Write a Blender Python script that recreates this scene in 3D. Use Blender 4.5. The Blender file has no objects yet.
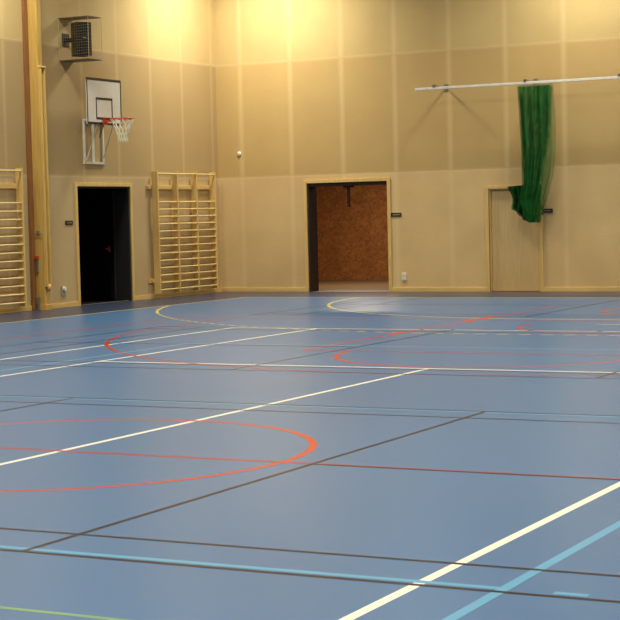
import bpy, bmesh, math, random
from mathutils import Vector, Matrix, noise
random.seed(7)
SC = bpy.context.scene
COL = SC.collection
PI = math.pi

# ------------------------------------------------------------------ camera
def set_camera():
    yaw, pit, roll = -0.4782, 0.0546, -0.0234
    cy, sy, cp, sp = math.cos(yaw), math.sin(yaw), math.cos(pit), math.sin(pit)
    f = Vector((sy*cp, cy*cp, -sp)); r = Vector((cy, -sy, 0)); d = f.cross(r)
    c, s = math.cos(roll), math.sin(roll)
    r2 = c*r - s*d; d2 = s*r + c*d
    cam = bpy.data.cameras.new('camera'); o = bpy.data.objects.new('camera', cam); COL.objects.link(o)
    m = Matrix((r2, -d2, -f)).transposed().to_4x4(); m.translation = Vector((18.827, -32.183, 1.598))
    o.matrix_world = m
    cam.sensor_width = 36; cam.lens = 1727.6/620*36; cam.clip_start = .05; cam.clip_end = 200
    SC.camera = o
set_camera()

# ------------------------------------------------------------------ world, exposure
w = bpy.data.worlds.new('world'); SC.world = w; w.use_nodes = True
w.node_tree.nodes['Background'].inputs[0].default_value = (.02, .02, .022, 1)
w.node_tree.nodes['Background'].inputs[1].default_value = .2
SC.view_settings.view_transform = 'Standard'; SC.view_settings.look = 'None'
SC.view_settings.gamma = 1; SC.view_settings.use_curve_mapping = False
SC.view_settings.exposure = 0.0
SC.cycles.use_denoising = True
SC.cycles.max_bounces = 8; SC.cycles.diffuse_bounces = 5; SC.cycles.transparent_max_bounces = 40
SC.cycles.sample_clamp_indirect = 6

# ------------------------------------------------------------------ lamps under the hall ceiling
WARM = (1.0, .945, .78)
def lamp(x, y, z, power, size=1.1, color=WARM):
    l = bpy.data.lights.new('hall_lamp', 'AREA'); l.shape = 'DISK'; l.size = size; l.energy = power; l.color = color; l.spread = math.radians(149)   # louvred fittings
    o = bpy.data.objects.new('hall_lamp', l); COL.objects.link(o); o.location = (x, y, z)
    return o
LAMP_Z = 7.5
for ix, x in enumerate((1.5, 8.4, 15.2, 22.0)):
    for iy, y in enumerate((-2.0, -8.6, -15.2, -21.8, -28.4, -35.0, -41.6)):
        lamp(x+(.2 if iy+ix == 0 else 0), y+(.2 if iy == 0 else 0), LAMP_Z, 222 if iy else (305 if ix == 0 else 205))

# ------------------------------------------------------------------ material helpers
def srgb(r, g, b):
    f = lambda v: (v/255/12.92) if v/255 <= .04045 else ((v/255+.055)/1.055)**2.4
    return (f(r), f(g), f(b), 1)
class NT:
    def __init__(s, name):
        s.m = bpy.data.materials.new(name); s.m.use_nodes = True
        s.t = s.m.node_tree; s.b = s.t.nodes['Principled BSDF']
    def n(s, kind, **kw):
        x = s.t.nodes.new(kind)
        for k, v in kw.items(): setattr(x, k, v)
        return x
    def l(s, a, b): s.t.links.new(a, b)
    def math(s, op, a, b=None, c=None, clamp=False):
        x = s.n('ShaderNodeMath', operation=op); x.use_clamp = clamp
        for i, v in enumerate((a, b, c)):
            if v is None: continue
            if isinstance(v, (int, float)): x.inputs[i].default_value = v
            else: s.l(v, x.inputs[i])
        return x.outputs[0]
    def mix(s, f, a, b, mode='MIX'):
        x = s.n('ShaderNodeMix', data_type='RGBA', blend_type=mode)
        for i, v in ((0, f), (6, a), (7, b)):
            if isinstance(v, (int, float)): x.inputs[i].default_value = v
            elif isinstance(v, tuple): x.inputs[i].default_value = v
            else: s.l(v, x.inputs[i])
        return x.outputs[2]
    def noise(s, scale, vec=None, detail=3, stretch=None):
        x = s.n('ShaderNodeTexNoise'); x.inputs['Scale'].default_value = scale; x.inputs['Detail'].default_value = detail
        if vec is None: vec = s.n('ShaderNodeTexCoord').outputs['Object']
        if stretch:
            mp = s.n('ShaderNodeMapping'); mp.inputs['Scale'].default_value = stretch; s.l(vec, mp.inputs[0]); vec = mp.outputs[0]
        s.l(vec, x.inputs['Vector']); return x.outputs['Fac']
    def ramp(s, v, lo, hi):
        x = s.n('ShaderNodeMapRange'); x.inputs[1].default_value = lo; x.inputs[2].default_value = hi; s.l(v, x.inputs[0]); return x.outputs[0]
    def bump(s, h, strength=.2, dist=.01):
        x = s.n('ShaderNodeBump'); x.inputs['Strength'].default_value = strength; x.inputs['Distance'].default_value = dist
        s.l(h, x.inputs['Height']); s.l(x.outputs[0], s.b.inputs['Normal'])
def simple(name, col, rough=.5, metal=0, var=.06, scale=8, spec=.5, stretch=None):
    k = NT(name); c = srgb(*col); d = tuple(max(0, v*(1-var*2.5)) for v in c[:3])+(1,)
    nz = k.noise(scale, stretch=stretch)
    k.l(k.mix(k.ramp(nz, .35, .65), c, d), k.b.inputs['Base Color'])
    k.b.inputs['Roughness'].default_value = rough; k.b.inputs['Metallic'].default_value = metal
    k.b.inputs['Specular IOR Level'].default_value = spec
    return k.m

def wall_mat(name, axis, offset, mid=(197,168,110), low=(226,196,140), up=(206,182,124), tw=.085, ts=.42):
    k = NT(name)
    geo = k.n('ShaderNodeNewGeometry'); sep = k.n('ShaderNodeSeparateXYZ'); k.l(geo.outputs['Position'], sep.inputs[0])
    u = sep.outputs[axis]; z = sep.outputs[2]
    un = k.math('DIVIDE', k.math('SUBTRACT', u, offset), 1.2)
    du = k.math('MULTIPLY', k.math('ABSOLUTE', k.math('SUBTRACT', un, k.math('ROUND', un))), 1.2)       # distance to nearest upright joint
    wob = k.math('MULTIPLY', k.math('SUBTRACT', k.noise(1.3, geo.outputs['Position']), .5), .04)
    vs = k.math('SUBTRACT', 1.0, k.ramp(k.math('ADD', du, wob), .005, tw), clamp=True)
    d1 = k.math('ABSOLUTE', k.math('SUBTRACT', z, 2.44)); d2 = k.math('ABSOLUTE', k.math('SUBTRACT', z, 4.84))
    d3 = k.math('ABSOLUTE', k.math('SUBTRACT', z, 7.24))
    dz = k.math('MINIMUM', k.math('MINIMUM', d1, d2), d3)
    hs = k.math('SUBTRACT', 1.0, k.ramp(dz, .0, .045), clamp=True)
    tape = k.math('MAXIMUM', k.math('MULTIPLY', vs, ts), k.math('MULTIPLY', hs, .3))
    # one tone per board
    cmb = k.n('ShaderNodeCombineXYZ'); k.l(k.math('FLOOR', un), cmb.inputs[0]); k.l(k.math('FLOOR', k.math('DIVIDE', k.math('SUBTRACT', z, .04), 2.4)), cmb.inputs[1])
    wn = k.n('ShaderNodeTexWhiteNoise', noise_dimensions='2D'); k.l(cmb.outputs[0], wn.inputs[0])
    isup = k.math('GREATER_THAN', z, 4.84); islow = k.math('LESS_THAN', z, 2.44)
    base = k.mix(isup, srgb(*mid), srgb(*up)); base = k.mix(islow, base, srgb(*low))
    base = k.mix(k.math('MULTIPLY', wn.outputs[0], .14), base, srgb(150,126,90))
    cloud = k.ramp(k.noise(1.1, geo.outputs['Position'], detail=5), .35, .7)
    base = k.mix(k.math('MULTIPLY', cloud, .26), base, srgb(172,134,92))
    grain = k.ramp(k.noise(38, geo.outputs['Position'], detail=2), .3, .7)
    base = k.mix(k.math('MULTIPLY', grain, .12), base, srgb(150,120,80))
    # woven pinhole texture of the lower boards
    gx = k.math('SINE', k.math('MULTIPLY', u, 2*PI/.05)); gz = k.math('SINE', k.math('MULTIPLY', z, 2*PI/.05))
    dots = k.math('MULTIPLY', k.ramp(k.math('MULTIPLY', gx, gz), .2, .9), islow)
    base = k.mix(k.math('MULTIPLY', dots, .16), base, srgb(140,112,78))
    base = k.mix(tape, base, srgb(224,198,148))
    k.l(base, k.b.inputs['Base Color'])
    k.b.inputs['Roughness'].default_value = .8; k.b.inputs['Specular IOR Level'].default_value = .25
    k.bump(k.math('MULTIPLY', tape, -1), .25, .01)
    return k.m

def floor_mat():
    k = NT('court_vinyl')
    geo = k.n('ShaderNodeNewGeometry'); sep = k.n('ShaderNodeSeparateXYZ'); k.l(geo.outputs['Position'], sep.inputs[0])
    x, y = sep.outputs[0], sep.outputs[1]
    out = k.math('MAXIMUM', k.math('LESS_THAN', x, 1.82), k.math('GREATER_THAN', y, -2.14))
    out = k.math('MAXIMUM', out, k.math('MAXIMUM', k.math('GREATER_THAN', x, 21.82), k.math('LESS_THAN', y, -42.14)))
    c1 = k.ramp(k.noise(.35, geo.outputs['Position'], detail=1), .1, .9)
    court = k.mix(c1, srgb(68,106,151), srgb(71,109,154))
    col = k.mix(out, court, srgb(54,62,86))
    k.l(col, k.b.inputs['Base Color'])
    k.b.inputs['Roughness'].default_value = .30
    k.b.inputs['Specular IOR Level'].default_value = .25
    return k.m

def wood_mat(name, a, b, rough=.45, axis='z'):
    k = NT(name)
    st = {'z': (14, 14, .8), 'y': (14, .8, 14), 'x': (.8, 14, 14)}[axis]
    nz = k.ramp(k.noise(2.2, stretch=st, detail=4), .3, .7)
    k.l(k.mix(nz, srgb(*a), srgb(*b)), k.b.inputs['Base Color']); k.b.inputs['Roughness'].default_value = rough
    return k.m
def osb_mat():
    k = NT('strand_board')
    co = k.n('ShaderNodeTexCoord').outputs['Object']
    v = k.n('ShaderNodeTexVoronoi'); v.inputs['Scale'].default_value = 9
    mp = k.n('ShaderNodeMapping'); mp.inputs['Scale'].default_value = (1, 1, 1.7); k.l(co, mp.inputs[0])
    ad = k.n('ShaderNodeVectorMath', operation='ADD'); nn = k.n('ShaderNodeTexNoise'); nn.inputs['Scale'].default_value = 5; k.l(co, nn.inputs['Vector'])
    k.l(mp.outputs[0], ad.inputs[0]); k.l(nn.outputs['Color'], ad.inputs[1]); k.l(ad.outputs[0], v.inputs['Vector'])
    sp = k.n('ShaderNodeSeparateColor'); k.l(v.outputs['Color'], sp.inputs[0])
    c = k.mix(sp.outputs[0], srgb(128,78,34), srgb(172,112,56))
    c = k.mix(k.math('MULTIPLY', k.ramp(k.noise(3, co), .4, .6), .3), c, srgb(112,64,28))
    k.l(c, k.b.inputs['Base Color']); k.b.inputs['Roughness'].default_value = .7
    return k.m
def net_mat(name, col, dens):
    k = NT(name)
    uv = k.n('ShaderNodeUVMap').outputs[0]; sep = k.n('ShaderNodeSeparateXYZ'); k.l(uv, sep.inputs[0])
    a = k.math('ADD', sep.outputs[0], sep.outputs[1]); b = k.math('SUBTRACT', sep.outputs[0], sep.outputs[1])
    fa = k.math('ABSOLUTE', k.math('SUBTRACT', k.math('FRACT', k.math('MULTIPLY', a, 22)), .5))
    fb = k.math('ABSOLUTE', k.math('SUBTRACT', k.math('FRACT', k.math('MULTIPLY', b, 22)), .5))
    hit = k.math('MAXIMUM', k.math('LESS_THAN', fa, dens/2), k.math('LESS_THAN', fb, dens/2))
    k.l(hit, k.b.inputs['Alpha'])
    c = k.mix(k.ramp(k.noise(6), .35, .65), srgb(*col), tuple(v*.6 for v in srgb(*col)[:3])+(1,))
    k.l(c, k.b.inputs['Base Color']); k.b.inputs['Roughness'].default_value = .75
    k.b.inputs['Specular IOR Level'].default_value = .25
    return k.m

M = {}
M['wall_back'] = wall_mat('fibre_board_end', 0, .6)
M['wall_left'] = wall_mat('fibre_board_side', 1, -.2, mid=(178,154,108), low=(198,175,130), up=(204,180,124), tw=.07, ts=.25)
M['floor'] = floor_mat()
M['pine'] = wood_mat('pine', (222,190,122), (206,172,104))
M['pine_y'] = wood_mat('pine_lengthwise', (222,190,122), (206,172,104), axis='y')
M['pine_x'] = wood_mat('pine_crosswise', (222,190,122), (206,172,104), axis='x')
M['rung'] = wood_mat('pine_rung', (232,206,146), (218,186,122), rough=.32, axis='y')
M['glulam'] = wood_mat('glued_pine', (206,170,92), (184,146,74))
M['glulam2'] = wood_mat('channel_pine', (214,182,108), (196,160,88))
M['darkwood_and_shade'] = wood_mat('stained_wood_and_shade', (150,106,62), (124,82,46))  # dark wood parts, and the strip painted as the column's shadow
M['doorleaf'] = wood_mat('veneer', (220,190,134), (208,178,122), axis='z')
M['dark'] = simple('dark_paint', (22,21,24), .7)
M['storedark'] = simple('painted_room_darkness', (26,24,26), .9, spec=.1)  # near-black colour stands in for the lack of light in there
M['darkleaf'] = simple('slate_door', (52,58,66), .6)
M['reveal'] = simple('dark_brown_stain', (46,30,22), .7)
M['osb'] = osb_mat()
M['storefloor'] = simple('beige_linoleum', (112,90,66), .5)
M['ceil'] = simple('ceiling_board', (132,122,104), .9)
M['white'] = simple('white_enamel', (226,222,206), .4)
M['whiteplastic'] = simple('white_plastic', (236,232,220), .4)
M['board'] = simple('board_laminate', (214,210,198), .35, var=.02)
M['blackline'] = simple('black_paint', (30,14,18), .5)
M['rim'] = simple('orange_enamel', (214,66,34), .4)
M['string'] = simple('white_cord', (236,230,205), .8)
M['black'] = simple('speaker_black', (9,7,7), .5)
M['grille'] = simple('speaker_grille', (4,3,4), .7)
M['steel'] = simple('galvanised_steel', (160,158,150), .35, .7)
M['wire'] = simple('pale_wire', (190,172,130), .5)
M['plate'] = simple('bronze_sheet', (92,72,48), .5)
M['rail'] = simple('white_rail', (236,232,222), .35)
M['redplastic'] = simple('red_plastic', (206,74,30), .45)
M['grey'] = simple('grey_plastic', (150,148,140), .5)
M['signdark'] = simple('dark_sign', (44,34,30), .4)
M['signtext'] = simple('pale_lettering', (150,140,122), .5)
M['strap'] = simple('brown_strap', (60,28,16), .6)
M['net'] = net_mat('green_netting', (24,106,40), .34)
M['nethem'] = net_mat('green_netting_gathered', (14,84,32), .5)
M['netthin'] = net_mat('green_netting_single', (60,130,56), .24)
def linemat(name, col): return simple(name, col, .30, var=.0, scale=1, spec=.22)
M['l_white'] = linemat('white_marking', (236,232,216)); M['l_yellow'] = linemat('yellow_marking', (206,190,92))
M['l_red'] = linemat('red_marking', (168,50,44)); M['l_cyan'] = linemat('light_blue_marking', (92,158,198))
M['l_dark'] = linemat('dark_marking', (30,16,26)); M['l_green'] = linemat('green_marking', (120,160,110))
M['l_orange'] = linemat('orange_marking', (190,58,36))

# ------------------------------------------------------------------ mesh helpers
def box(bm, x0, x1, y0, y1, z0, z1):
    v = [bm.verts.new((x, y, z)) for x in (x0, x1) for y in (y0, y1) for z in (z0, z1)]
    for f in ((0,1,3,2), (4,6,7,5), (0,4,5,1), (2,3,7,6), (0,2,6,4), (1,5,7,3)): bm.faces.new([v[i] for i in f])
def tube(bm, pts, r, n=8, caps=True):
    pts = [Vector(p) for p in pts]; rings = []
    for i, p in enumerate(pts):
        a = pts[max(0, i-1)]; b = pts[min(len(pts)-1, i+1)]; t = (b-a).normalized()
        up = Vector((0, 0, 1)) if abs(t.z) < .95 else Vector((1, 0, 0))
        s = t.cross(up).normalized(); u = s.cross(t)
        rr = r[i] if isinstance(r, (list, tuple)) else r
        rings.append([bm.verts.new(p + (s*math.cos(2*PI*k/n)+u*math.sin(2*PI*k/n))*rr) for k in range(n)])
    for a, b in zip(rings, rings[1:]):
        for k in range(n): bm.faces.new((a[k], a[(k+1) % n], b[(k+1) % n], b[k]))
    if caps: bm.faces.new(rings[0][::-1]); bm.faces.new(rings[-1])
def obox(bm, c, ax, ay, az, sx, sy, sz):
    c = Vector(c); v = [bm.verts.new(c+ax*(i*sx/2)+ay*(j*sy/2)+az*(k*sz/2)) for i in (-1, 1) for j in (-1, 1) for k in (-1, 1)]
    for f in ((0,1,3,2), (4,6,7,5), (0,4,5,1), (2,3,7,6), (0,2,6,4), (1,5,7,3)): bm.faces.new([v[i] for i in f])
def obj(name, bm, mat, parent=None, bevel=0, smooth=False, label=None):
    bmesh.ops.recalc_face_normals(bm, faces=bm.faces[:])
    me = bpy.data.meshes.new(name); bm.to_mesh(me); bm.free()
    me.materials.append(mat if not isinstance(mat, str) else M[mat])
    if smooth: me.shade_smooth()
    o = bpy.data.objects.new(name, me); COL.objects.link(o)
    if parent:
        o.parent = parent; o.matrix_parent_inverse = Matrix.Translation(-parent.location)
    if bevel:
        b = o.modifiers.new('bevel', 'BEVEL'); b.width = bevel; b.segments = 2; b.limit_method = 'ANGLE'
    if label: o['label'] = label
    return o
def tag(o, label, cat, group=None):
    o['label'] = label; o['category'] = cat
    if group: o['group'] = group
    return o
def struct(o): o['kind'] = 'structure'; return o
def empty(name, loc):
    o = bpy.data.objects.new(name, None); COL.objects.link(o); o.location = loc; o.empty_display_size = .1
    return o
def B(*a, **k): return bmesh.new()
def boxes(lst):
    bm = bmesh.new()
    for b in lst: box(bm, *b)
    return bm

# ------------------------------------------------------------------ the hall
RX, RY, H = 23.64, -44.28, 8.0
T = .35
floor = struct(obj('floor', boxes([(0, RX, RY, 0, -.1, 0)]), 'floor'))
struct(obj('ceiling', boxes([(-T, RX+T, RY-T, T, H, H+.2)]), 'ceil'))
# back wall with two openings (store room gate, closed door)
struct(obj('wall_back', boxes([(-T, 2.14, 0, T, 0, H), (2.14, 3.99, 0, T, 2.27, H), (3.99, 6.2, 0, T, 0, H), (6.2, 7.26, 0, T, 2.04, H), (7.26, RX+T, 0, T, 0, H)]), 'wall_back'))
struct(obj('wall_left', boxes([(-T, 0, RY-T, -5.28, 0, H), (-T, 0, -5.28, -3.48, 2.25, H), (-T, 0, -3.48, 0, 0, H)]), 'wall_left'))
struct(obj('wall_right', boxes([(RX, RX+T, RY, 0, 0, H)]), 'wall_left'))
struct(obj('wall_front', boxes([(-T, RX+T, RY-T, RY, 0, H)]), 'wall_back'))
# store room behind the gate
struct(obj('floor_storeroom', boxes([(-2.2, 5.2, 0, 5.85, -.1, 0)]), 'storefloor'))
struct(obj('wall_storeroom_back', boxes([(-2.3, 5.3, 5.85, 6.0, 0, 3.0)]), 'osb'))
struct(obj('wall_storeroom_left', boxes([(-2.3, -2.2, T, 5.85, 0, 3.0)]), 'osb'))
struct(obj('wall_storeroom_right', boxes([(5.2, 5.3, T, 5.85, 0, 3.0)]), 'osb'))
struct(obj('ceiling_storeroom', boxes([(-2.3, 5.3, T, 6.0, 3.0, 3.1)]), 'ceil'))
l = bpy.data.lights.new('storeroom_fill_light', 'AREA'); l.shape = 'RECTANGLE'; l.size = 1.2; l.size_y = .2; l.energy = 135; l.color = (1, .8, .55)  # unseen light, added to brighten the store room
o = bpy.data.objects.new('storeroom_fill_light', l); COL.objects.link(o); o.location = (2.0, 2.8, 2.97)
# unlit room behind the left doorway, its darkness put into the surface colour
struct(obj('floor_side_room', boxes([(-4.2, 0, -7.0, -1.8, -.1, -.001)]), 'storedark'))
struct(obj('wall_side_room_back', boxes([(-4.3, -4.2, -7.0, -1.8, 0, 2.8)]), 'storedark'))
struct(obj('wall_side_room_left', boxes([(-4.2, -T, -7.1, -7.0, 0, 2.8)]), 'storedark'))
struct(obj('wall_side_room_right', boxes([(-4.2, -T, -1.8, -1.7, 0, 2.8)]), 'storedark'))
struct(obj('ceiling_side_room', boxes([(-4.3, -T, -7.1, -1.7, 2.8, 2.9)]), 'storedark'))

# baseboards
bb = .085
struct(obj('baseboard_back', boxes([(.02, 2.07, -.02, 0, 0, bb), (4.06, 6.14, -.02, 0, 0, bb), (7.32, RX, -.02, 0, 0, bb)]), 'pine_x', bevel=.004))
struct(obj('baseboard_left', boxes([(0, .02, -3.41, 0, 0, bb), (0, .02, -6.54, -5.35, 0, bb), (0, .02, RY, -6.78, 0, bb)]), 'pine_y', bevel=.004))

# door_1: dark opening on the left wall
d = struct(empty('door_1', (0, -4.38, 0)))
obj('door_frame', boxes([(-.02, .025, -5.35, -5.28, 0, 2.32), (-.02, .025, -3.48, -3.41, 0, 2.32), (-.02, .025, -5.28, -3.48, 2.25, 2.32)]), 'pine', d, .003)
obj('door_lining', boxes([(-T, -.021, -5.279, -5.25, 0, 2.249), (-T, -.021, -3.51, -3.481, 0, 2.249), (-T, -.021, -5.25, -3.51, 2.215, 2.249)]), 'dark', d, label='dark lining of the doorway')
obj('threshold', boxes([(-.12, -.04, -5.25, -3.51, 0, .008)]), 'steel', d, label='thin pale threshold strip')
a = math.radians(42); ax = Vector((-math.cos(a), math.sin(a), 0)); ay = Vector((math.sin(a), math.cos(a), 0)); az = Vector((0, 0, 1))
bm = B(); obox(bm, Vector((-T-.03, -3.47, 1.11))+ax*.45, ax, ay, az, .88, .04, 2.18); leaf = obj('door_leaf', bm, 'darkleaf', d, .003, label='dark slate door leaf standing open')
bm = B(); p0 = Vector((-T-.03, -3.47, 1.02))+ax*.3-ay*.05
obox(bm, p0, ax, ay, az, .05, .03, .12); tube(bm, [p0-ay*.01, p0-ay*.05, p0-ay*.055+ax*.1], .011)
obj('door_handle', bm, 'redplastic', leaf, label='reddish handle')
# door_2: store room gate opening in the back wall
d = struct(empty('door_2', (3.06, 0, 0)))
obj('door_frame', boxes([(2.07, 2.14, -.025, .02, 0, 2.34), (3.99, 4.06, -.025, .02, 0, 2.34), (2.14, 3.99, -.025, .02, 2.27, 2.34)]), 'pine', d, .003)
obj('door_lining', boxes([(2.141, 2.17, .021, T+.03, 0, 2.269), (3.975, 3.989, .021, T, 0, 2.269), (2.17, 3.975, .021, T+.02, 2.2, 2.269)]), 'reveal', d, label='dark brown lining of the opening')
ps = obj('pull_bracket', boxes([(2.92, 3.12, .12, .24, 2.165, 2.2)]), 'dark', d, .01, label='black bracket under the lintel')
bm = B(); box(bm, 2.99, 3.05, .17, .19, 1.83, 2.165); tube(bm, [(3.02, .178, 1.76), (3.02, .178, 1.80), (3.02, .178, 1.84)], [.03, .036, .02], 10)
obj('pull_strap', bm, 'strap', ps, label='brown hanging pull strap')
# door_3: closed pale door at right
d = struct(empty('door_3', (6.73, 0, 0)))
obj('door_frame', boxes([(6.13, 6.2, -.025, .02, 0, 2.1), (7.26, 7.33, -.025, .02, 0, 2.1), (6.2, 7.26, -.025, .02, 2.04, 2.1)]), 'pine', d, .003)
obj('door_lining', boxes([(6.201, 6.23, .021, .3, 0, 2.039), (7.23, 7.259, .021, .3, 0, 2.039), (6.23, 7.23, .021, .3, 2.01, 2.039)]), 'pine', d)
leaf = obj('door_leaf', boxes([(6.235, 7.225, .06, .10, .012, 2.005)]), 'doorleaf', d, .003)
obj('threshold', boxes([(6.23, 7.23, .0, .14, 0, .012)]), 'darkwood_and_shade', d)

# timber column on the left wall, dark strip next to it standing in for its shadow
col = struct(empty('trim_1', (0, -6.6, 0)))
obj('column_shaft', boxes([(0, .24, -6.70, -6.56, 0, H)]), 'glulam', col, .008)
obj('column_shadow_strip', boxes([(0, .05, -6.81, -6.70, .0, H)]), 'darkwood_and_shade', col, label='dark brown strip standing in for the column shadow')
cg = obj('channel_board', boxes([(.24, .255, -6.70, -6.56, .42, 4.36), (.255, .30, -6.70, -6.668, .42, 4.36), (.255, .30, -6.592, -6.56, .42, 4.36)]), 'glulam2', col, .006)
bm = B(); tube(bm, [(.262, -6.63, .46), (.28, -6.63, .40), (.28, -6.63, .34)], [.05, .045, .02], 12); obj('channel_end', bm, 'glulam2', cg, smooth=True)
obj('channel_cap', boxes([(.241, .31, -6.71, -6.55, 4.36, 4.39)]), 'rung', cg, .004, label='bright cap on top of the channel')
obj('plinth', boxes([(0, .262, -6.72, -6.54, 0, .1)]), 'glulam', col, .004)

# ------------------------------------------------------------------ court markings (parts of the floor)
LZ = {'l_white': .0002, 'l_yellow': .0004, 'l_orange': .0005, 'l_red': .0006, 'l_green': .0007, 'l_cyan': .0008, 'l_dark': .0010}
def strip(name, pts, wdt, mat, dash=None, label=None):
    # pts: centre line on the floor; dash = (on, off)
    LZ[mat] += .000004; z = LZ[mat]; bm = B(); P = [Vector((x, y, z)) for x, y in pts]
    segs = []
    if dash is None: segs = [P]
    else:
        dist = 0; cur = []; on, off = dash; per = on+off
        fine = []
        for a, b in zip(P, P[1:]):
            n = max(1, int((b-a).length/.02))
            for i in range(n): fine.append(a.lerp(b, i/n))
        fine.append(P[-1])
        for a, b in zip(fine, fine[1:]):
            if dist % per < on: cur.append(a)
            elif cur: cur.append(a); segs.append(cur); cur = []
            dist += (b-a).length
        if len(cur) > 1: segs.append(cur)
    for S in segs:
        if len(S) < 2: continue
        L = []
        for i, p in enumerate(S):
            t = (S[min(i+1, len(S)-1)]-S[max(i-1, 0)]).normalized(); n = Vector((-t.y, t.x, 0))
            L.append((bm.verts.new(p+n*wdt/2), bm.verts.new(p-n*wdt/2)))
        for a, b in zip(L, L[1:]): bm.faces.new((a[0], a[1], b[1], b[0]))
    for f in bm.faces:
        f.normal_update()
        if f.normal.z < 0: f.normal_flip()
    me = bpy.data.meshes.new(name); bm.to_mesh(me); bm.free(); me.materials.append(M[mat])
    o = bpy.data.objects.new(name, me); COL.objects.link(o); o.parent = floor
    if label: o['label'] = label
    return o
def arc(cx, cy, r, a0, a1, n=64):
    return [(cx+r*math.cos(math.radians(a0+(a1-a0)*i/n)), cy+r*math.sin(math.radians(a0+(a1-a0)*i/n))) for i in range(n+1)]
# handball (yellow)
Y0, X0, CX = -2.14, 1.82, 11.88
W5 = .055
YL = 'yellow handball line'
strip('handball_line', [(X0, Y0), (X0, -42.14)], W5, 'l_yellow', label=YL)
strip('handball_line', [(X0, Y0), (X0+20, Y0)], W5, 'l_yellow', label=YL)
strip('handball_line', [(X0+20, Y0), (X0+20, -42.14)], W5, 'l_yellow', label=YL)
strip('handball_line', arc(CX-1.5, Y0, 6, 180, 270)+arc(CX+1.5, Y0, 6, 270, 360), W5, 'l_yellow', label='solid yellow goal area arc')
a9 = math.degrees(math.acos(8.48/9))
strip('handball_line', arc(CX-1.5, Y0, 9, 180+a9, 216, 20), W5, 'l_yellow', label=YL)
strip('handball_line', arc(CX-1.5, Y0, 9, 217.2, 270, 60)+arc(CX+1.5, Y0, 9, 270, 360-a9), W5, 'l_yellow', dash=(.17, .135), label='dashed yellow free throw arc')
strip('handball_line', [(CX-.55, -9.12), (CX+.55, -9.12)], W5, 'l_yellow', label='short yellow penalty mark')
# tennis (white)
WL = 'white tennis line'
for x in (6.32, 17.2): strip('tennis_line', [(x, -10.46), (x, -34.2)], W5, 'l_white', label=WL)
for x in (7.68, 15.82): strip('tennis_line', [(x, -10.46), (x, -34.2)], W5, 'l_white', label=WL)
strip('tennis_line', [(6.32, -10.46), (11.78, -10.46)], W5, 'l_white', label=WL)
strip('tennis_line', [(11.86, -10.46), (17.2, -10.46)], W5, 'l_white', label=WL)
strip('tennis_line', [(7.68, -15.92), (15.82, -15.92)], .055, 'l_white', label=WL)
strip('tennis_line', [(11.75, -15.92), (11.75, -28.7)], W5, 'l_white', label=WL)
strip('tennis_line', [(7.68, -28.7), (15.82, -28.7)], W5, 'l_white', label=WL)
# volleyball (light blue)
CL = 'light blue volleyball line'
strip('volleyball_line', [(7.27, -13.3), (7.27, -31.4)], W5, 'l_cyan', label=CL)
strip('volleyball_line', [(16.2, -13.3), (16.2, -31.4)], .055, 'l_cyan', label=CL)
strip('volleyball_line', [(7.27, -13.3), (16.2, -13.3)], W5, 'l_cyan', label=CL)
for y in (-19.40, -25.385):
    strip('volleyball_line', [(7.27, y), (16.2, y)], .05, 'l_cyan', label=CL)
    for k in range(5):
        strip('volleyball_line', [(16.42+.35*k, y), (16.57+.35*k, y)], .05, 'l_cyan', label='short light blue dash')
        strip('volleyball_line', [(6.9-.35*k, y), (7.05-.35*k, y)], .05, 'l_cyan', label='short light blue dash')
# badminton (dark)
DL = 'dark brown badminton line'; WD = .036
for yb in (-25.45, -16.53, -7.61):
    yt = yb+6.11
    for y in (yb, yt, yb+.48, yt-.44): strip('badminton_line', [(5.03, y), (18.43, y)], WD, 'l_dark', label=DL)
    for x in (5.03, 5.79, 17.67, 18.43): strip('badminton_line', [(x, yb), (x, yt)], WD, 'l_dark', label=DL)
    for x in (9.75, 13.73): strip('badminton_line', [(x, yb), (x, yt)], WD, 'l_dark', label=DL)
    ym = (yb+yt)/2+.02
    strip('badminton_line', [(5.03, ym), (9.75, ym)], WD, 'l_dark', label=DL)
    strip('badminton_line', [(13.73, ym), (18.43, ym)], WD, 'l_dark', label=DL)
# basketball (red)
RL = 'red basketball line'; BX = 11.71
strip('basketball_line', [(4.2, -8.4), (4.2, -36.4)], W5, 'l_red', label=RL)
strip('basketball_line', [(19.2, -8.4), (19.2, -36.4)], W5, 'l_red', label=RL)
strip('basketball_line', [(4.2, -8.4), (19.2, -8.4)], W5, 'l_red', label=RL)
strip('basketball_line', [(4.2, -22.36), (19.2, -22.36)], W5, 'l_red', label=RL)
strip('basketball_line', arc(BX, -22.34, 1.79, 0, 360, 96), W5, 'l_orange', label='orange red centre circle')
strip('basketball_line', arc(BX, -14.0, 1.77, 180, 360), W5, 'l_orange', label='orange red free throw half circle')
strip('basketball_line', [(9.29, -14.03), (14.15, -14.03)], W5, 'l_red', label=RL)
for x, s in ((9.29, 1), (14.15, -1)):
    strip('basketball_line', [(x, -14.03), (x, -4.94)], W5, 'l_orange', label='orange red lane line')
    strip('basketball_line', [(x-.06*s, -8.75), (x-.06*s, -7.55)], .13, 'l_orange', label='orange lane block')
    for y in (-11.35,): strip('basketball_line', [(x-.06*s, y), (x-.06*s, y+.5)], .11, 'l_orange', label='orange lane mark')
strip('basketball_line', [(5.17, -8.4)]+arc(BX, -9.94, 6.60, 187.7, 352.3, 90)+[(18.25, -8.4)], W5, 'l_red', label='red three point arc')
strip('basketball_line', [(10.43, -9.15)]+arc(BX, -9.5, 1.28, 180, 360)+[(12.99, -9.15)], W5, 'l_orange', label='small orange half circle')
strip('basketball_line', [(10.52, -4.95)]+arc(BX, -6.1, 1.19, 180, 360)+[(12.90, -4.95)], .055, 'l_orange', label='small orange half circle near the end wall')
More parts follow.
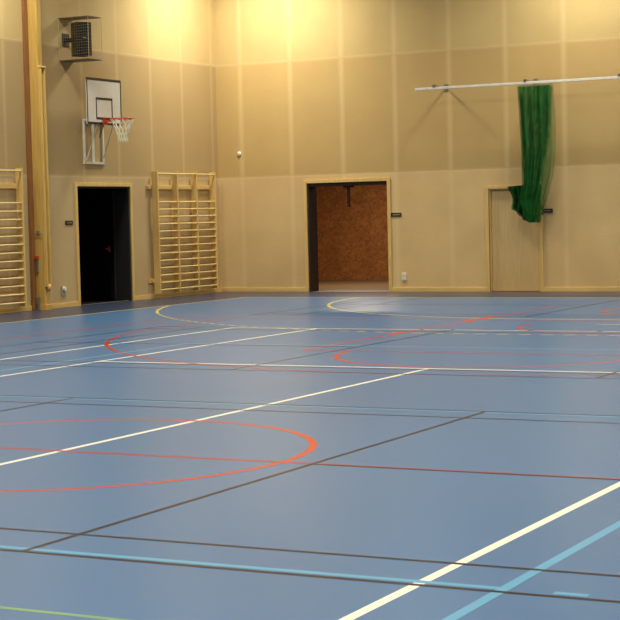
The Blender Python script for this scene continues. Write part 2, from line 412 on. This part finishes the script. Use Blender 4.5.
# green
strip('green_line', [(9.0, -26.475), (20.0, -26.475)], .035, 'l_green', label='thin green line')

# ------------------------------------------------------------------ wall bars
def wall_bars(y0, y1, n, label):
    t = empty('gym_bars', (0, (y0+y1)/2, 0)); tag(t, label, 'wall bars', 'climbing bars on the side wall')
    st = (y1-y0)/n
    for i in range(n+1):
        y = y0+st*i
        bm = B(); box(bm, .05, .19, y-.019, y+.019, .10, 2.56); obj('upright', bm, 'pine', t, .004)
    for z in (.36, 2.24):
        bm = B(); box(bm, .0, .05, y0-.16, y1+.10, z-.04, z+.04); obj('mounting_batten', bm, 'pine_y', t, .003)
        for y in (y0-.13,):
            bm = B(); tube(bm, [(.05, y, z), (.07, y, z)], .012, 8); obj('bolt', bm, 'steel', t, label='grey bolt head')
    zs = [2.51]+[1.94-.1475*i for i in range(13)]
    for i in range(n):
        a, b = y0+st*i, y0+st*(i+1)
        for k, z in enumerate(zs):
            xx = .175 if k == 0 else .158
            bm = B(); ny = 8
            tube(bm, [(xx, a+.019, z), (xx, (a+b)/2, z), (xx, b-.019, z)], .018, 10)
            obj('rung', bm, 'rung', t, smooth=False)
    return t
wall_bars(-2.72, -.45, 3, 'pale wooden wall bars of three bays between the dark doorway and the corner')
wall_bars(-9.52, -7.20, 3, 'pale wooden wall bars cut by the left edge beside the timber column')

# ------------------------------------------------------------------ basketball hoop
YC = -4.77
hoop = empty('basketball_hoop', (0, YC, 2.69)); tag(hoop, 'white basketball backboard with orange rim and net on a white wall bracket', 'basketball hoop')
XB = .32
b0, b1, z0, z1 = YC-.575, YC+.575, 3.40, 4.27
bd = obj('backboard', boxes([(XB, XB+.02, b0, b1, z0, z1)]), 'board', hoop, .002)
e = .028; xf = XB+.0235
obj('border_line', boxes([(XB+.019, xf, b0, b0+e, z0, z1), (XB+.019, xf, b1-e, b1, z0, z1), (XB+.019, xf, b0+e, b1-e, z1-.045, z1), (XB+.019, xf, b0+e, b1-e, z0, z0+.045)]), 'blackline', bd, label='dark border round the white board')
s0, s1, q0, q1 = YC-.28, YC+.27, 3.50, 3.91
obj('target_square', boxes([(XB+.019, xf, s0, s0+e, q0, q1), (XB+.019, xf, s1-e, s1, q0, q1), (XB+.019, xf, s0+e, s1-e, q1-.042, q1), (XB+.019, xf, s0+e, s1-e, q0, q0+.04)]), 'blackline', bd, label='dark target rectangle')
RC = Vector((XB+.02+.17+.225, YC, 3.50))
bm = B(); ring = [RC+Vector((.225*math.cos(2*PI*k/40), .225*math.sin(2*PI*k/40), 0)) for k in range(41)]
tube(bm, ring, .011, 8, caps=False); rim = obj('rim', bm, 'rim', hoop, smooth=True, label='orange rim ring')
bm = B(); box(bm, XB+.0235, XB+.035, YC-.07, YC+.07, 3.40, 3.52); box(bm, XB+.03, XB+.20, YC-.06, YC-.045, 3.455, 3.51); box(bm, XB+.03, XB+.20, YC+.045, YC+.06, 3.455, 3.51); box(bm, XB+.03, XB+.19, YC-.06, YC+.06, 3.495, 3.51)
obj('rim_mount', bm, 'rim', hoop, label='orange mounting plate')
bm = B(); NS = 12
prof = [(0, .222), (.11, .17), (.22, .125), (.33, .095), (.44, .09)]
for k in range(NS):
    for j in range(len(prof)-1):
        for sg in (0, 1):
            a0_ = 2*PI*(k+(j % 2)*.5)/NS; a1_ = 2*PI*(k+(j % 2)*.5+(.5 if sg else -.5))/NS
            p = RC+Vector((prof[j][1]*math.cos(a0_), prof[j][1]*math.sin(a0_), -prof[j][0])); q = RC+Vector((prof[j+1][1]*math.cos(a1_), prof[j+1][1]*math.sin(a1_), -prof[j+1][0]))
            tube(bm, [p, q], .0065, 5, caps=False)
obj('hoop_net', bm, 'string', hoop, label='white cord net')
# bracket: wall frame, arms
bm = B()
for y in (-5.0, -4.38): box(bm, 0, .035, y-.022, y+.022, 2.69, 3.52)
box(bm, 0, .035, -5.04, -4.34, 2.67, 2.715); box(bm, 0, .03, -4.73, -4.68, 2.69, 3.52); box(bm, 0, .035, -4.98, -4.4, 3.48, 3.52)
obj('wall_frame', bm, 'white', hoop, .002)
for y in (-4.96, -4.42):
    bm = B(); tube(bm, [(.035, y, 2.75), (XB-.02, y, 3.42), (XB-.02, y, 3.85)], .014, 8); tube(bm, [(.035, y, 3.50), (XB-.02, y, 3.50)], .014, 8)
    obj('bracket_arm', bm, 'white', hoop)
bm = B(); tube(bm, [(XB-.05, -4.66, 3.5), (.16, -4.70, 3.17)], [.018, .012], 8); obj('height_crank', bm, 'darkwood_and_shade', hoop, label='brown adjusting rod')

# ------------------------------------------------------------------ loudspeaker in its cage
cx0, cx1, cy0, cy1, cz0, cz1 = 0.0, .66, -5.70, -5.27, 4.56, 5.35
cage = empty('speaker_cage', (0, (cy0+cy1)/2, cz0)); tag(cage, 'pale wire mesh cage with brown metal top and bottom high on the side wall', 'cage')
cz0_, cz1_ = cz0+.012, cz1-.012
obj('top_plate', boxes([(cx0, cx1, cy0, cy1, cz1-.012, cz1)]), 'plate', cage, label='brown sheet metal top')
obj('bottom_plate', boxes([(cx0, cx1, cy0, cy1, cz0, cz0+.012)]), 'plate', cage, label='brown sheet metal bottom')
def mesh_panel(p, u, v, lu, lv, step=.05, r=.0009):
    bm = B(); n = int(lu/step); u, v, p = Vector(u), Vector(v), Vector(p)
    for i in range(n+1): tube(bm, [p+u*(lu*i/n), p+u*(lu*i/n)+v*lv], r, 4, caps=False)
    n = int(lv/step)
    for i in range(n+1): tube(bm, [p+v*(lv*i/n), p+v*(lv*i/n)+u*lu], r, 4, caps=False)
    return bm
obj('wire_panel', mesh_panel((cx0, cy0, cz0_), (1,0,0), (0,0,1), cx1-cx0, cz1_-cz0_), 'wire', cage)
obj('wire_panel', mesh_panel((cx1, cy0, cz0_), (0,1,0), (0,0,1), cy1-cy0, cz1_-cz0_), 'wire', cage)
obj('wire_panel', mesh_panel((cx0, cy1, cz0_), (1,0,0), (0,0,1), cx1-cx0, cz1_-cz0_), 'wire', cage)
for x, y in ((cx1, cy0), (cx1, cy1), (.008, cy0), (.008, cy1)):
    bm = B(); box(bm, x-.004, x+.004, y-.004, y+.004, cz0_, cz1_); obj('corner_post', bm, 'wire', cage)
spk = empty('loudspeaker', (.0, -5.48, 4.66)); tag(spk, 'black box loudspeaker on an arm inside the wire cage', 'loudspeaker')
a = math.radians(-28)
c, s = math.cos(a), math.sin(a); F = Vector((c, s, 0)); S = Vector((-s, c, 0)); cc = Vector((.34, -5.49, 4.95))
bm = B()
# trapezoid cabinet: wide front, narrower back
vs = []
for (f_, s_) in ((-.15, -.12), (.15, -.155), (.15, .155), (-.15, .12)):
    for z in (-.31, .31): vs.append(bm.verts.new(cc+F*f_+S*s_+Vector((0, 0, z))))
for i in range(4):
    j = (i+1) % 4; bm.faces.new((vs[2*i], vs[2*j], vs[2*j+1], vs[2*i+1]))
bm.faces.new([vs[i] for i in (0, 2, 4, 6)]); bm.faces.new([vs[i] for i in (7, 5, 3, 1)])
obj('cabinet', bm, 'black', spk, .012)
bm = B(); obox(bm, cc+F*.156, F, S, Vector((0,0,1)), .012, .28, .58); obj('grille', bm, 'grille', spk, .003)
bm = B(); obox(bm, cc+F*.164+Vector((0,0,.02)), F, S, Vector((0,0,1)), .004, .06, .015); obj('badge', bm, 'grey', spk, label='small grey badge')
bm = B(); box(bm, 0, .015, -5.60, -5.38, 4.84, 5.08); box(bm, .015, .24, -5.52, -5.46, 4.91, 4.99); obj('wall_arm', bm, 'black', spk, .003)

# ------------------------------------------------------------------ curtain rail and net
RYY, RZ = -.6, 4.045
rail = empty('curtain_rail', (9.2, RYY, RZ)); tag(rail, 'long white net rail running across the end wall', 'rail')
obj('rail_bar', boxes([(4.92, 15.0, RYY-.022, RYY+.022, RZ-.024, RZ+.024)]), 'rail', rail, .004)
for x in (5.33, 7.23, 9.1, 11.0, 12.9, 14.8):
    br = obj('bracket', boxes([(x-.02, x+.02, RYY-.03, -.01, RZ+.03, RZ+.06), (x-.05, x+.05, -.012, 0, RZ-.03, RZ+.12), (x-.03, x+.03, RYY-.03, RYY+.03, RZ+.024, RZ+.075)]), 'steel', rail, .003, label='grey steel wall bracket')
net = empty('ball_net', (7.4, RYY, 3.98)); tag(net, 'green ball net bunched up and hanging from the white rail over the closed door', 'net')
def sheet(bm, uv, nx, nz, fn):
    g = [[bm.verts.new(fn(i/nx, j/nz)) for i in range(nx+1)] for j in range(nz+1)]
    # lengths along the cloth for the mesh pattern
    for j in range(nz):
        acc = 0
        for i in range(nx):
            f = bm.faces.new((g[j][i], g[j][i+1], g[j+1][i+1], g[j+1][i]))
            d_ = (g[j][i+1].co-g[j][i].co).length
            uvs = ((acc, -g[j][i].co.z), (acc+d_, -g[j][i+1].co.z), (acc+d_, -g[j+1][i+1].co.z), (acc, -g[j+1][i].co.z))
            for lp, q in zip(f.loops, uvs): lp[uv].uv = q
            acc += d_
def lerp_tab(tab, z):
    for (za, a_), (zb, b_) in zip(tab, tab[1:]):
        if z <= za and z >= zb: return a_+(b_-a_)*((za-z)/(za-zb))
    return tab[-1][1] if z < tab[-1][0] else tab[0][1]
LT = [(3.98, 7.09), (3.4, 7.11), (2.77, 7.15), (2.1, 7.17), (1.8, 7.12), (1.35, 7.28)]
RT = [(3.98, 7.74), (3.0, 7.66), (2.5, 7.55), (2.1, 7.48), (1.8, 7.44), (1.36, 7.42)]
bm = B(); uv = bm.loops.layers.uv.new('UVMap')
def core(ph, dep, nf):
    def fn(u, v):
        zz = 3.98-v*(3.98-1.42)+(.05*math.sin(u*5+ph) if v > .97 else 0)
        l_, r_ = lerp_tab(LT, zz), lerp_tab(RT, zz)
        x = l_+(r_-l_)*u+.012*math.sin(nf*2*PI*u*2+ph)
        amp = .05+.03*v
        y = RYY+dep+amp*math.sin(nf*2*PI*u+ph+.7*math.sin(v*5+ph))
        return (x, y, zz)
    return fn
sheet(bm, uv, 110, 60, core(0, 0, 9)); sheet(bm, uv, 90, 60, core(1.7, .05, 7)); sheet(bm, uv, 90, 60, core(3.1, -.04, 6))
obj('netting', bm, 'net', net)
bm = B(); uv = bm.loops.layers.uv.new('UVMap')
RT2 = [(3.98, 7.75), (3.4, 7.78), (2.77, 7.78), (2.3, 7.73), (1.9, 7.62), (1.5, 7.47)]
def outer(ph, dep, l0):
    def fn(u, v):
        zz = 3.98-v*(3.98-1.5); l_ = lerp_tab(LT, zz)+l0; r_ = lerp_tab(RT2, zz)
        x = l_+(r_-l_)*u; return (x, RYY+dep+.035*math.sin(4*2*PI*u+ph), zz)
    return fn
sheet(bm, uv, 60, 50, outer(0, -.07, .02)); sheet(bm, uv, 60, 50, outer(2, .10, .3))
obj('outer_netting', bm, 'netthin', net)
# lower hem drawn up to the left
bm = B(); uv = bm.loops.layers.uv.new('UVMap')
TOPT = lambda u: 2.08+.02*math.sin(u*3) if u < .35 else 2.08+.5*(u-.35)
def hem(ph, dep):
    def fn(u, v):
        # left outline, bottom outline
        xb = 6.86+.54*u; zb = 1.66-.31*min(1, u*1.35)**.8+.02*math.sin(u*9)
        xt = 6.78+.66*u; zt = 2.07+.04*u
        x = xt+(xb-xt)*v + .035*math.sin(v*PI)*(1-u); z_ = zt+(zb-zt)*v
        return (x, RYY+dep+.05*math.sin(u*5*2*PI+ph+v*2)+.05*math.sin(v*PI), z_)
    return fn
for ph, dep in ((0, .08), (1.3, .12), (2.6, .16), (4, .20), (5, .24)): sheet(bm, uv, 50, 24, hem(ph, dep))
obj('gathered_hem', bm, 'nethem', net)
bm = B(); box(bm, 7.10, 7.78, RYY-.012, RYY+.012, 3.985, 4.0)
for k in range(8): box(bm, 7.12+.09*k, 7.13+.09*k, RYY-.008, RYY+.008, 3.99, RZ-.026)
obj('glider_hooks', bm, 'grey', net, label='grey gliders hooking the net to the rail')

# ------------------------------------------------------------------ small wall fittings
def sign_back(x, z, label):
    t = empty('door_sign', (x, 0, z)); tag(t, label, 'sign', None)
    obj('plate', boxes([(x-.115, x+.115, -.015, 0, z-.04, z+.04)]), 'signdark', t, .006)
    obj('lettering', boxes([(x-.07+.032*k, x-.07+.032*k+.022, -.0165, -.015, z-.012, z+.012) for k in range(5)]), 'signtext', t, label='pale lettering')
sign_back(4.18, 1.575, 'small dark door sign right of the brown store room opening')
sign_back(7.42, 1.585, 'small dark door sign right of the closed pale door')
t = empty('door_sign', (0, -5.56, 1.57)); tag(t, 'small dark door sign beside the dark doorway on the side wall', 'sign')
obj('plate', boxes([(0, .015, -5.68, -5.44, 1.53, 1.61)]), 'signdark', t, .006)
obj('lettering', boxes([(.015, .0165, -5.63+.032*k, -5.608+.032*k, 1.558, 1.582) for k in range(5)]), 'signtext', t, label='pale lettering')
t = empty('power_outlet', (4.33, 0, .305)); tag(t, 'white double wall outlet low on the end wall, right of the brown store room opening', 'outlet')
obj('face_plate', boxes([(4.28, 4.38, -.022, 0, .225, .385)]), 'whiteplastic', t, .006)
obj('socket', boxes([(4.3, 4.36, -.026, -.022, .245, .29)]), 'board', t, .002); obj('socket', boxes([(4.3, 4.36, -.026, -.022, .315, .36)]), 'board', t, .002)
t = empty('power_outlet', (0, -5.81, .3)); tag(t, 'white wall outlet with plug low beside the timber column', 'outlet')
obj('face_plate', boxes([(0, .02, -5.88, -5.76, .21, .40)]), 'grey', t, .005, label='grey lower plate')
bm = B(); tube(bm, [(.02, -5.81, .345), (.06, -5.81, .345)], [.045, .04], 14); obj('plug', bm, 'whiteplastic', t, label='round white plug')
bm = B(); tube(bm, [(.54, 0, 2.95), (.54, -.02, 2.95), (.54, -.035, 2.95)], [.045, .045, .025], 18)
o = obj('round_sensor', bm, 'whiteplastic', smooth=False); tag(o, 'small round white sensor high on the end wall near the corner', 'sensor')
# fittings on the timber column
t = empty('column_latch', (.15, -6.70, .85)); tag(t, 'red topped metal latch on the near face of the timber column', 'latch')
obj('latch_head', boxes([(.05, .13, -6.74, -6.70, .93, .99)]), 'redplastic', t, .006, label='red head')
obj('latch_plate', boxes([(.06, .12, -6.72, -6.70, .68, .93)]), 'steel', t, .003, label='grey metal plate')
t = empty('floor_bracket', (.12, -6.72, .1)); tag(t, 'grey steel floor bracket at the foot of the timber column', 'bracket')
obj('side_plate', boxes([(.03, .07, -6.745, -6.72, .0, .24)]), 'steel', t, .003); obj('side_plate', boxes([(.10, .14, -6.745, -6.72, .0, .24)]), 'steel', t, .003)
obj('cross_bolt', boxes([(.07, .10, -6.74, -6.725, .1, .13)]), 'steel', t)
t = empty('rope_cleat', (.2, -6.72, 1.5)); tag(t, 'small metal cleat midway up the timber column', 'cleat')
obj('cleat_base', boxes([(.10, .16, -6.712, -6.70, 1.36, 1.44)]), 'steel', t, .003)
bm = B(); tube(bm, [(.08, -6.725, 1.40), (.24, -6.725, 1.38)], .009, 8); obj('cleat_bar', bm, 'steel', t)
